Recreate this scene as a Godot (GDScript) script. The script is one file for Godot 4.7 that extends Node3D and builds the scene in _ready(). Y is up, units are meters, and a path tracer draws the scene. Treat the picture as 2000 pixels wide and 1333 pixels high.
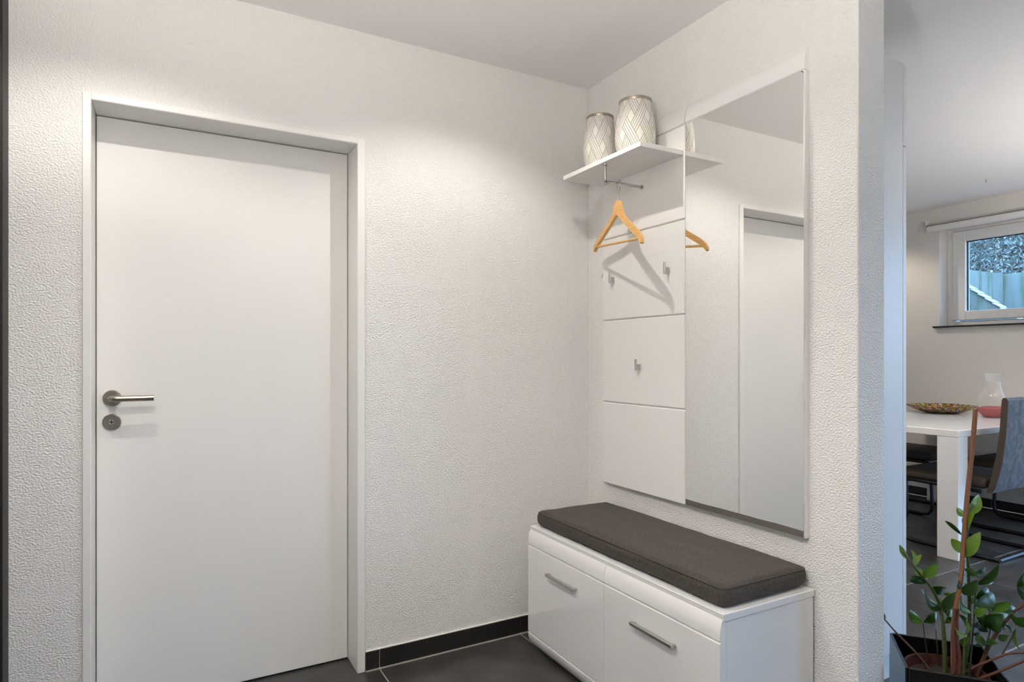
extends Node3D
# Hall with a white door, coat rack, mirror and shoe bench; dining corner beyond the wall end.

var M := {}
var used := {}
var rng := RandomNumberGenerator.new()

const HC := 2.351      # hall ceiling
const LC := 2.38       # dining room ceiling
const LEFT := -2.0445    # left wall face
const WINX := 3.88     # window wall face
const FARZ := -2.6     # kitchen end wall face
const BACKZ := 5.2     # glazed wall face
const WT := 0.123      # thickness of the mirror wall
const WE := 1.244      # end of the mirror wall

# ---------------------------------------------------------------- helpers
func numbered(n: String) -> String:
	if not used.has(n):
		used[n] = 0
		return n
	used[n] += 1
	return "%s_%03d" % [n, used[n]]

func thing(called: String, label: String, category: String, at := Vector3.ZERO, turn := 0.0, group := "") -> Node3D:
	var o := Node3D.new()
	o.name = numbered(called)
	add_child(o)
	o.position = at
	o.rotation.y = turn
	o.set_meta("label", label)
	o.set_meta("category", category)
	if group != "":
		o.set_meta("group", group)
	return o

func setting(called: String, label: String, at := Vector3.ZERO) -> Node3D:
	var o := Node3D.new()
	o.name = numbered(called)
	add_child(o)
	o.position = at
	o.set_meta("kind", "structure")
	o.set_meta("label", label)
	return o

func part(parent: Node3D, called: String, mesh: Mesh, mat: Material, at := Vector3.ZERO, label := "") -> MeshInstance3D:
	var o := MeshInstance3D.new()
	o.name = called
	o.mesh = mesh
	o.material_override = mat
	o.position = at
	parent.add_child(o, true)
	if label != "":
		o.set_meta("label", label)
	return o

func st0() -> SurfaceTool:
	var st := SurfaceTool.new()
	st.begin(Mesh.PRIMITIVE_TRIANGLES)
	return st

func tri(st: SurfaceTool, a: Vector3, b: Vector3, c: Vector3) -> void:
	st.add_vertex(a)
	st.add_vertex(b)
	st.add_vertex(c)

func quad(st: SurfaceTool, a: Vector3, b: Vector3, c: Vector3, d: Vector3) -> void:
	tri(st, a, b, c)
	tri(st, a, c, d)

func done(st: SurfaceTool, smooth := false) -> ArrayMesh:
	if smooth:
		st.index()
	st.generate_normals()
	return st.commit()

# A box from lo to hi with chamfered edges, added to st (faces run clockwise seen from outside).
func add_box(st: SurfaceTool, lo: Vector3, hi: Vector3, b := 0.0) -> void:
	var c := (lo + hi) / 2.0
	var h := (hi - lo) / 2.0
	b = minf(b, minf(h.x, minf(h.y, h.z)) * 0.9)
	st.set_smooth_group(-1)
	for ax in 3:
		var u := (ax + 1) % 3
		var v := (ax + 2) % 3
		for s in [-1.0, 1.0]:
			var p := []
			for k in [[-1, -1], [1, -1], [1, 1], [-1, 1]]:
				var q := Vector3.ZERO
				q[ax] = s * h[ax]
				q[u] = k[0] * (h[u] - b)
				q[v] = k[1] * (h[v] - b)
				p.append(c + q)
			for i in ([0, 3, 2, 0, 2, 1] if s > 0 else [0, 1, 2, 0, 2, 3]):
				var e: Vector3 = p[i]
				st.set_uv(Vector2(e.z if ax == 0 else e.x, e.z if ax == 1 else -e.y))
				st.add_vertex(e)
	if b <= 0.0:
		return
	for ax in 3:
		var u := (ax + 1) % 3
		var v := (ax + 2) % 3
		for su in [-1.0, 1.0]:
			for sv in [-1.0, 1.0]:
				var p := []
				for k in [[-1, 0], [1, 0], [1, 1], [-1, 1]]:
					var q := Vector3.ZERO
					q[ax] = k[0] * (h[ax] - b)
					q[u] = su * (h[u] - (b if k[1] == 0 else 0.0))
					q[v] = sv * (h[v] - (0.0 if k[1] == 0 else b))
					p.append(c + q)
				if su * sv > 0:
					quad(st, p[0], p[1], p[2], p[3])
				else:
					quad(st, p[0], p[3], p[2], p[1])
	for sx in [-1.0, 1.0]:
		for sy in [-1.0, 1.0]:
			for sz in [-1.0, 1.0]:
				var a := c + Vector3(sx * h.x, sy * (h.y - b), sz * (h.z - b))
				var d := c + Vector3(sx * (h.x - b), sy * h.y, sz * (h.z - b))
				var e := c + Vector3(sx * (h.x - b), sy * (h.y - b), sz * h.z)
				if sx * sy * sz > 0:
					tri(st, a, e, d)
				else:
					tri(st, a, d, e)

func box(lo: Vector3, hi: Vector3, b := 0.0) -> ArrayMesh:
	var st := st0()
	add_box(st, lo, hi, b)
	return done(st)

func boxes(list: Array, b := 0.0) -> ArrayMesh:
	var st := st0()
	for e in list:
		add_box(st, e[0], e[1], b)
	return done(st)

# A box with rounded edges of radius r; bulge lifts the middle of the top.
func round_box(h: Vector3, r: float, n := 4, m := 6, bulge := 0.0, wave := 0.0) -> ArrayMesh:
	var st := st0()
	var axes := []
	for ax in 3:
		var a := []
		for i in n + 1:
			a.append(-h[ax] + r - r * tan(PI / 4.0 * (1.0 - float(i) / n)))
		for i in range(1, m):
			a.append(lerpf(-h[ax] + r, h[ax] - r, float(i) / m))
		for i in n + 1:
			a.append(h[ax] - r + r * tan(PI / 4.0 * float(i) / n))
		axes.append(a)
	var noise := FastNoiseLite.new()
	noise.seed = 5
	noise.frequency = 9.0
	var f := func(p: Vector3) -> Vector3:
		var q := p.clamp(-h + Vector3.ONE * r, h - Vector3.ONE * r)
		var d := p - q
		var o := q + d.normalized() * r
		if bulge != 0.0:
			var k := (1.0 - pow(o.x / h.x, 4.0)) * (1.0 - pow(o.z / h.z, 4.0))
			o.y += bulge * maxf(k, 0.0) * clampf(o.y / h.y, 0.0, 1.0)
		if wave != 0.0:
			o += d.normalized() * noise.get_noise_3dv(o) * wave
		return o
	for ax in 3:
		var u := (ax + 1) % 3
		var v := (ax + 2) % 3
		for s in [-1.0, 1.0]:
			for i in axes[u].size() - 1:
				for j in axes[v].size() - 1:
					var p := []
					for k in [[0, 0], [1, 0], [1, 1], [0, 1]]:
						var q := Vector3.ZERO
						q[ax] = s * h[ax]
						q[u] = axes[u][i + k[0]]
						q[v] = axes[v][j + k[1]]
						p.append(f.call(q))
					if s > 0:
						quad(st, p[0], p[3], p[2], p[1])
					else:
						quad(st, p[0], p[1], p[2], p[3])
	return done(st, true)

# A profile of (radius, height) pairs turned round y, with uv.
func lathe(profile: Array, seg := 40, smooth := true) -> ArrayMesh:
	var st := st0()
	var n := profile.size()
	var group := 0
	for i in n - 1:
		if i > 0:
			var before: Vector2 = profile[i] - profile[i - 1]
			var after: Vector2 = profile[i + 1] - profile[i]
			if absf(before.angle_to(after)) > 0.6:
				group += 1
		st.set_smooth_group(group if smooth else -1)
		for j in seg:
			var p := []
			var uv := []
			for k in [[0, 0], [1, 0], [1, 1], [0, 1]]:
				var pr: Vector2 = profile[i + k[0]]
				var t := float(j + k[1]) / seg
				p.append(Vector3(pr.x * cos(TAU * t), pr.y, pr.x * sin(TAU * t)))
				uv.append(Vector2(t, pr.y))
			for q in [0, 1, 2, 0, 2, 3]:
				st.set_uv(uv[q])
				st.add_vertex(p[q])
	st.generate_normals()
	return st.commit()

# A round tube along points; radii per point or one for all.
func add_tube(st: SurfaceTool, pts: Array, radius, seg := 10, caps := true) -> void:
	var rings := []
	var up := Vector3.UP
	var n := pts.size()
	for i in n:
		var d: Vector3 = (pts[mini(i + 1, n - 1)] - pts[maxi(i - 1, 0)]).normalized()
		if absf(d.dot(up)) > 0.95:
			up = Vector3.RIGHT if absf(d.x) < 0.9 else Vector3.BACK
		var a := d.cross(up).normalized()
		var b := a.cross(d).normalized()
		up = b
		var r: float = radius[i] if radius is Array else radius
		var ring := []
		for k in seg:
			ring.append(pts[i] + (a * cos(TAU * k / seg) + b * sin(TAU * k / seg)) * r)
		rings.append(ring)
	st.set_smooth_group(1)
	for i in n - 1:
		for k in seg:
			var l := (k + 1) % seg
			quad(st, rings[i][k], rings[i][l], rings[i + 1][l], rings[i + 1][k])
	if caps:
		st.set_smooth_group(-1)
		for k in seg:
			var l := (k + 1) % seg
			tri(st, pts[0], rings[0][l], rings[0][k])
			tri(st, pts[n - 1], rings[n - 1][k], rings[n - 1][l])

func tube(pts: Array, radius, seg := 10) -> ArrayMesh:
	var st := st0()
	add_tube(st, pts, radius, seg)
	return done(st)

func curve(pts: Array, steps := 6) -> Array:
	var out := []
	var n := pts.size()
	for i in n - 1:
		var a: Vector3 = pts[maxi(i - 1, 0)]
		var b: Vector3 = pts[i]
		var c: Vector3 = pts[i + 1]
		var d: Vector3 = pts[mini(i + 2, n - 1)]
		for k in steps:
			out.append(b.cubic_interpolate(c, a, d, float(k) / steps))
	out.append(pts[n - 1])
	return out

# Extrudes an outline (in two axes given by u and v) between two offsets along w.
func prism(outline: PackedVector2Array, u: Vector3, v: Vector3, w: Vector3, w0: float, w1: float) -> ArrayMesh:
	var st := st0()
	var idx := Geometry2D.triangulate_polygon(outline)
	var n := outline.size()
	st.set_smooth_group(-1)
	for i in range(0, idx.size(), 3):
		for side in [w0, w1]:
			var p := []
			for k in 3:
				var q := outline[idx[i + k]]
				p.append(u * q.x + v * q.y + w * side)
			var nrm: Vector3 = (p[2] - p[0]).cross(p[1] - p[0])
			if nrm.dot(w) * (side - (w0 + w1) / 2.0) > 0:
				tri(st, p[0], p[1], p[2])
			else:
				tri(st, p[0], p[2], p[1])
	var area := 0.0
	for i in n:
		area += outline[i].cross(outline[(i + 1) % n])
	var flip := (area > 0) != (u.cross(v).dot(w) * (w1 - w0) > 0)
	var group := 1
	for i in n:
		var q := outline[i]
		var r := outline[(i + 1) % n]
		if absf((q - outline[(i + n - 1) % n]).angle_to(r - q)) > 0.5:
			group += 1
		st.set_smooth_group(group)
		var a := u * q.x + v * q.y + w * w0
		var b := u * r.x + v * r.y + w * w0
		var c := u * r.x + v * r.y + w * w1
		var d := u * q.x + v * q.y + w * w1
		if flip:
			quad(st, a, b, c, d)
		else:
			quad(st, a, d, c, b)
	return done(st)

func mat(called: String, color: Color, rough := 0.5, metal := 0.0) -> StandardMaterial3D:
	var m := StandardMaterial3D.new()
	m.resource_name = called
	m.albedo_color = color
	m.roughness = rough
	m.metallic = metal
	M[called] = m
	return m

func noise_image(size: int, freq: float, sd: int, octaves := 3, kind := FastNoiseLite.TYPE_SIMPLEX_SMOOTH) -> Image:
	var n := FastNoiseLite.new()
	n.noise_type = kind
	n.seed = sd
	n.frequency = freq
	n.fractal_octaves = octaves
	return n.get_seamless_image(size, size)

func tinted(src: Image, a: Color, b: Color) -> ImageTexture:
	var s := src.get_width()
	var im := Image.create(s, s, false, Image.FORMAT_RGB8)
	for y in s:
		for x in s:
			im.set_pixel(x, y, a.lerp(b, src.get_pixel(x, y).r))
	return ImageTexture.create_from_image(im)

func triplanar(m: StandardMaterial3D, scale: float, world := true) -> void:
	m.uv1_triplanar = true
	m.uv1_world_triplanar = world
	m.uv1_scale = Vector3.ONE * scale
	m.uv1_triplanar_sharpness = 8.0

# ---------------------------------------------------------------- materials
func make_materials() -> void:
	var grain := ImageTexture.create_from_image(noise_image(1024, 0.15, 11, 3))
	var p := mat("plaster", Color(0.925, 0.918, 0.908), 0.85)
	p.heightmap_enabled = true
	p.heightmap_texture = grain
	p.heightmap_scale = 0.29
	p.uv1_scale = Vector3(0.8, 1.0, 1.0)
	mat("ceiling_paint", Color(0.95, 0.945, 0.94), 0.9)
	mat("smooth_plaster", Color(0.9, 0.88, 0.85), 0.85)
	mat("door_white", Color(0.93, 0.925, 0.915), 0.5)
	mat("frame_white", Color(0.94, 0.935, 0.925), 0.32)
	var gl := mat("gloss_white", Color(0.96, 0.955, 0.95), 0.22)
	gl.clearcoat_enabled = true
	gl.clearcoat = 1.0
	gl.clearcoat_roughness = 0.02
	mat("satin_white", Color(0.93, 0.925, 0.915), 0.3)
	mat("carcass_white", Color(0.92, 0.92, 0.92), 0.4)
	mat("mirror_glass", Color(0.97, 0.97, 0.965), 0.0, 1.0)
	mat("anthracite", Color(0.125, 0.115, 0.105), 0.55)
	mat("anthracite_dark", Color(0.12, 0.11, 0.1), 0.4)
	mat("brushed_steel", Color(0.63, 0.6, 0.56), 0.3, 1.0)
	mat("aluminium", Color(0.74, 0.735, 0.73), 0.38, 1.0)
	mat("chrome", Color(0.75, 0.745, 0.74), 0.16, 1.0)
	mat("black_gap", Color(0.03, 0.03, 0.03), 0.7)
	var tiles := noise_image(512, 0.012, 21, 5)
	for k in 3:
		var t := mat("tile_%d" % k, Color.WHITE, 0.34)
		var base: Color = [Color(0.225, 0.217, 0.21), Color(0.212, 0.205, 0.198), Color(0.237, 0.229, 0.222)][k]
		t.albedo_texture = tinted(tiles, base.darkened(0.22), base.lightened(0.1))
		t.uv1_offset = Vector3(k * 0.37, 0, k * 0.21)
		triplanar(t, 0.8)
	var sk := mat("skirting_tile", Color(0.15, 0.14, 0.13), 0.45)  # same tile as the floor; shade of the upright face put into its colour
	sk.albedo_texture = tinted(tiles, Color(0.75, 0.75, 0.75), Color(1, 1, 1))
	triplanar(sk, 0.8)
	mat("grout", Color(0.66, 0.64, 0.6), 0.9)
	mat("sealant", Color(0.95, 0.94, 0.92), 0.5)
	# woven fabric
	var wv := Image.create(256, 256, false, Image.FORMAT_RGB8)
	rng.seed = 3
	var heather := noise_image(256, 0.09, 15, 3)
	var thread_x := []
	var thread_y := []
	for i in 128:
		thread_x.append(rng.randf_range(0.92, 1.0))
		thread_y.append(rng.randf_range(0.92, 1.0))
	for y in 256:
		for x in 256:
			var over := ((x / 2) + (y / 2)) % 2 == 0
			var v: float = thread_x[x / 2] if over else thread_y[y / 2] * 0.84
			v *= rng.randf_range(0.9, 1.0) * (0.72 + 0.28 * heather.get_pixel(x, y).r)
			wv.set_pixel(x, y, Color(v, v, v))
	var fab := mat("cushion_fabric", Color(0.375, 0.345, 0.318), 0.95)
	fab.albedo_texture = ImageTexture.create_from_image(wv)
	fab.rim_enabled = true
	fab.rim = 0.25
	triplanar(fab, 3.6, false)
	mat("piping", Color(0.25, 0.23, 0.215), 0.9)
	# wood of the hanger: fine streaks
	var wd := noise_image(256, 0.03, 31, 4)
	var wi := Image.create(256, 256, false, Image.FORMAT_RGB8)
	for y in 256:
		for x in 256:
			wi.set_pixel(x, y, Color(0.86, 0.64, 0.36).lerp(Color(0.93, 0.76, 0.5), wd.get_pixel((x / 6) % 256, (y * 3) % 256).r))
	var w := mat("hanger_wood", Color.WHITE, 0.35)
	w.albedo_texture = ImageTexture.create_from_image(wi)
	triplanar(w, 5.0, false)
	mat("hanger_bar_wood", Color(0.88, 0.7, 0.45), 0.45)
	# vases: carved bands of parallel lines plaited into lozenges
	var vi := Image.create(1024, 512, false, Image.FORMAT_RGB8)
	for y in 512:
		for x in 1024:
			var u := float(x) / 1024.0 * 7.0
			var v := float(y) / 512.0 * 1.6
			var a := u + v
			var b := u - v + 10.0
			var fa := a - floorf(a)
			var fb := b - floorf(b)
			var in_a := fa < 0.56
			var in_b := fb < 0.56
			var line := false
			if in_a and (not in_b or (int(a) + int(b)) % 2 == 0):
				var q := fa / 0.56 * 4.0
				line = q - floorf(q) < 0.2 or fa > 0.525
			elif in_b:
				var q := fb / 0.56 * 4.0
				line = q - floorf(q) < 0.2 or fb > 0.525
			vi.set_pixel(x, y, Color(0.52, 0.49, 0.44) if line else Color(0.91, 0.895, 0.865))
	var vm := mat("vase_ceramic", Color.WHITE, 0.5)
	vm.albedo_texture = ImageTexture.create_from_image(vi)
	vm.uv1_scale = Vector3(1, 1.0 / 0.21, 1)
	vm.heightmap_enabled = true
	vm.heightmap_texture = vm.albedo_texture
	vm.heightmap_scale = 0.15
	mat("vase_rim", Color(0.66, 0.62, 0.56), 0.35, 0.6)
	mat("cabinet_white", Color(0.9, 0.905, 0.91), 0.35)
	mat("table_white", Color(0.93, 0.925, 0.915), 0.12)
	var vel := noise_image(256, 0.02, 41, 4)
	var ch := mat("chair_velvet", Color.WHITE, 0.8)
	ch.albedo_texture = tinted(vel, Color(0.15, 0.16, 0.18), Color(0.36, 0.37, 0.4))
	ch.rim_enabled = true
	ch.rim = 0.3
	triplanar(ch, 3.0, false)
	mat("chair_brown", Color(0.27, 0.225, 0.19), 0.8)
	mat("black_metal", Color(0.035, 0.035, 0.035), 0.4)
	var pl := noise_image(256, 0.02, 51, 3, FastNoiseLite.TYPE_CELLULAR)
	var pi := Image.create(256, 256, false, Image.FORMAT_RGB8)
	var cols := [Color(0.35, 0.16, 0.14), Color(0.72, 0.62, 0.12), Color(0.1, 0.1, 0.09), Color(0.7, 0.66, 0.6), Color(0.55, 0.2, 0.16), Color(0.3, 0.33, 0.16)]
	var pn := FastNoiseLite.new()
	pn.noise_type = FastNoiseLite.TYPE_CELLULAR
	pn.cellular_return_type = FastNoiseLite.RETURN_CELL_VALUE
	pn.frequency = 0.045
	pn.seed = 8
	for y in 256:
		for x in 256:
			pi.set_pixel(x, y, cols[int((pn.get_noise_2d(x, y) * 0.5 + 0.5) * 5.99) % 6])
	var plm := mat("plate_glaze", Color.WHITE, 0.2)
	plm.albedo_texture = ImageTexture.create_from_image(pi)
	triplanar(plm, 3.0, false)
	var glass := mat("thin_glass", Color(0.96, 0.98, 0.97, 0.06), 0.02)
	glass.transparency = BaseMaterial3D.TRANSPARENCY_ALPHA
	mat("red_sand", Color(0.62, 0.1, 0.12), 0.7)
	var pane := mat("window_pane", Color(0.97, 0.99, 0.98, 0.04), 0.0)
	pane.transparency = BaseMaterial3D.TRANSPARENCY_ALPHA
	mat("upvc", Color(0.92, 0.91, 0.9), 0.35)
	mat("sill_stone", Color(0.13, 0.12, 0.11), 0.3)
	mat("gap_grey", Color(0.38, 0.35, 0.34), 0.5)  # dark tone of the gap above the blind cassette
	mat("gasket", Color(0.06, 0.06, 0.07), 0.6)
	mat("pot_black", Color(0.045, 0.045, 0.05), 0.22)
	mat("nursery_pot", Color(0.25, 0.1, 0.07), 0.7)
	var so := mat("soil", Color.WHITE, 1.0)
	so.albedo_texture = tinted(noise_image(256, 0.08, 61, 4), Color(0.09, 0.06, 0.045), Color(0.26, 0.18, 0.13))
	triplanar(so, 6.0, false)
	for k in 3:
		var lf := mat("leaf_%d" % k, [Color(0.15, 0.26, 0.1), Color(0.3, 0.44, 0.14), Color(0.38, 0.5, 0.15)][k], 0.28)
		lf.backlight_enabled = true
		lf.backlight = Color(0.25, 0.35, 0.08)
	mat("stalk_green", Color(0.27, 0.31, 0.13), 0.5)
	mat("stalk_dark", Color(0.16, 0.17, 0.1), 0.5)
	mat("stalk_brown", Color(0.33, 0.2, 0.12), 0.6)
	mat("stick_brown", Color(0.47, 0.3, 0.18), 0.65)
	mat("dry_sheath", Color(0.31, 0.16, 0.1), 0.75)
	var co := mat("concrete", Color.WHITE, 0.9)
	var cn := noise_image(512, 0.015, 71, 5)
	var ci := Image.create(512, 512, false, Image.FORMAT_RGB8)
	for y in 512:
		for x in 512:
			var s := cn.get_pixel((x * 2) % 512, (y / 8) % 512).r
			var t := cn.get_pixel(x, y).r
			ci.set_pixel(x, y, Color(0.54, 0.57, 0.55).lerp(Color(0.36, 0.42, 0.29), clampf((s - 0.5) * 2.2, 0, 1)).lerp(Color(0.62, 0.65, 0.63), t * 0.5))
	co.albedo_texture = ImageTexture.create_from_image(ci)
	triplanar(co, 0.6)
	mat("coping_white", Color(0.85, 0.85, 0.83), 0.8)
	mat("gravel", Color(0.4, 0.38, 0.35), 1.0)
	mat("twig", Color(0.3, 0.27, 0.24), 0.9)
	var hl := mat("hedge_leaf", Color.WHITE, 0.6)
	hl.vertex_color_use_as_albedo = true
	hl.backlight_enabled = true
	hl.backlight = Color(0.2, 0.25, 0.1)
	var em := mat("lamp_lens", Color(1, 0.96, 0.9), 0.5)
	em.emission_enabled = true
	em.emission = Color(1.0, 0.9, 0.78)
	em.emission_energy_multiplier = 4.0

# ---------------------------------------------------------------- camera, sky, lamps
func make_camera() -> void:
	var cam := Camera3D.new()
	cam.name = "camera"
	add_child(cam)
	cam.position = Vector3(-1.644, 1.155, 2.274)
	cam.rotation = Vector3(0, deg_to_rad(-28.95), 0)
	cam.projection = Camera3D.PROJECTION_FRUSTUM
	cam.near = 0.05
	cam.far = 100.0
	cam.size = 1333.0 / 1220.0 * 0.05
	cam.frustum_offset = Vector2(0, 32.5 / 1220.0 * 0.05)
	cam.current = true
	var we := WorldEnvironment.new()
	we.name = "world"
	var e := Environment.new()
	var sky := Sky.new()
	var sm := ProceduralSkyMaterial.new()
	sm.sky_top_color = Color(0.5, 0.7, 0.9)
	sm.sky_horizon_color = Color(0.68, 0.82, 0.96)
	sm.ground_bottom_color = Color(0.3, 0.32, 0.33)
	sm.ground_horizon_color = Color(0.5, 0.55, 0.58)
	sm.sky_energy_multiplier = SKY
	sm.ground_energy_multiplier = SKY * 0.7
	sky.sky_material = sm
	e.background_mode = Environment.BG_SKY
	e.sky = sky
	e.ambient_light_source = Environment.AMBIENT_SOURCE_SKY
	e.tonemap_mode = Environment.TONE_MAPPER_LINEAR
	e.tonemap_exposure = 1.0
	e.sdfgi_enabled = true
	e.ssao_enabled = true
	e.ssil_enabled = true
	we.environment = e
	add_child(we)

const E_DOOR := 0.66      # downlight above the door
const E_RACK := 0.56      # downlight before the coat rack
const E_HALL := 1.2      # the two downlights further back in the hall
const E_DINE := 1.5      # dining room downlights
const E_FILL := 3.1        # added unseen uplighter, fill light for the hall
const E_FILL2 := 2.6  # added unseen uplighter, fill light for the dining room
const SKY := 2.65
func downlight(at: Vector3, label: String, energy := 1.0, tint := Color(1.0, 0.97, 0.935)) -> void:
	var t := thing("ceiling_downlight", label, "downlight", at, 0.0, "recessed ceiling downlights")
	part(t, "trim_ring", lathe([Vector2(0.03, -0.001), Vector2(0.031, -0.006), Vector2(0.036, -0.008), Vector2(0.041, -0.005), Vector2(0.042, 0.0)], 32), M.aluminium)
	part(t, "lens", lathe([Vector2(0.0005, -0.004), Vector2(0.03, -0.004), Vector2(0.03, -0.001), Vector2(0.0005, -0.001)], 24), M.lamp_lens)
	var l := SpotLight3D.new()
	l.name = "lamp"
	t.add_child(l)
	l.position = Vector3(0, -0.012, 0)
	l.rotation = Vector3(-PI / 2, 0, 0)
	l.light_color = tint
	l.light_energy = energy
	l.light_size = 0.01
	l.spot_range = 12.0
	l.spot_attenuation = 2.0
	l.spot_angle = 68.0
	l.spot_angle_attenuation = 0.5
	l.shadow_enabled = true

func make_lamps() -> void:
	downlight(Vector3(-1.80, HC, 0.62), "ceiling downlight above the white door", E_DOOR)
	downlight(Vector3(-0.72, HC, 0.62), "ceiling downlight in front of the coat rack", E_RACK)
	downlight(Vector3(-1.80, HC, 1.75), "ceiling downlight in the middle of the hall by the dark door", E_HALL)
	downlight(Vector3(1.2, LC, 0.15), "ceiling downlight between tall cabinet and dining table", E_DINE * 1.3, Color(1.0, 0.94, 0.87))
	downlight(Vector3(3.3, LC, -1.0), "ceiling downlight close to the window wall", E_DINE * 0.35, Color(1.0, 0.94, 0.87))
	downlight(Vector3(1.9, LC, 1.6), "ceiling downlight in front of the dining chairs", E_DINE * 0.5, Color(1.0, 0.94, 0.87))
	# added uplighters out of view; they only lift the fill light on the ceilings
	fill_uplighter("added unseen fill lamp with an upward bowl shade standing in the hall", Vector3(-1.88, 0, 2.02), E_FILL)
	fill_uplighter("added unseen fill lamp with an upward bowl shade in the dining room", Vector3(2.7, 0, 1.9), E_FILL2)

func fill_uplighter(label: String, at: Vector3, energy: float) -> void:  # made-up lamp, built to bounce fill light off the ceiling
	var t := thing("added_fill_lamp", label, "lamp", at, 0.0, "added uplighting fill lamps")
	part(t, "base", lathe([Vector2(0.001, 0.000), Vector2(0.13, 0.000), Vector2(0.13, 0.012), Vector2(0.12, 0.020), Vector2(0.001, 0.022)], 32), M.aluminium)
	part(t, "pole", tube([Vector3(0, 0.02, 0), Vector3(0, 1.46, 0)], 0.011, 12), M.aluminium)
	part(t, "shade", lathe([Vector2(0.011, 1.450), Vector2(0.05, 1.460), Vector2(0.09, 1.490), Vector2(0.112, 1.545), Vector2(0.109, 1.545), Vector2(0.087, 1.494), Vector2(0.048, 1.465), Vector2(0.001, 1.462)], 36), M.satin_white)
	part(t, "bulb", lathe([Vector2(0.0005, 1.490), Vector2(0.025, 1.495), Vector2(0.035, 1.515), Vector2(0.025, 1.535), Vector2(0.0005, 1.540)], 20), M.lamp_lens)
	var l := OmniLight3D.new()
	l.name = "lamp"
	t.add_child(l)
	l.position = Vector3(0, 1.515, 0)
	l.light_color = Color(1.0, 0.97, 0.935)
	l.light_energy = energy
	l.light_size = 0.03
	l.omni_range = 12.0
	l.omni_attenuation = 2.0
	l.shadow_enabled = true

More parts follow.
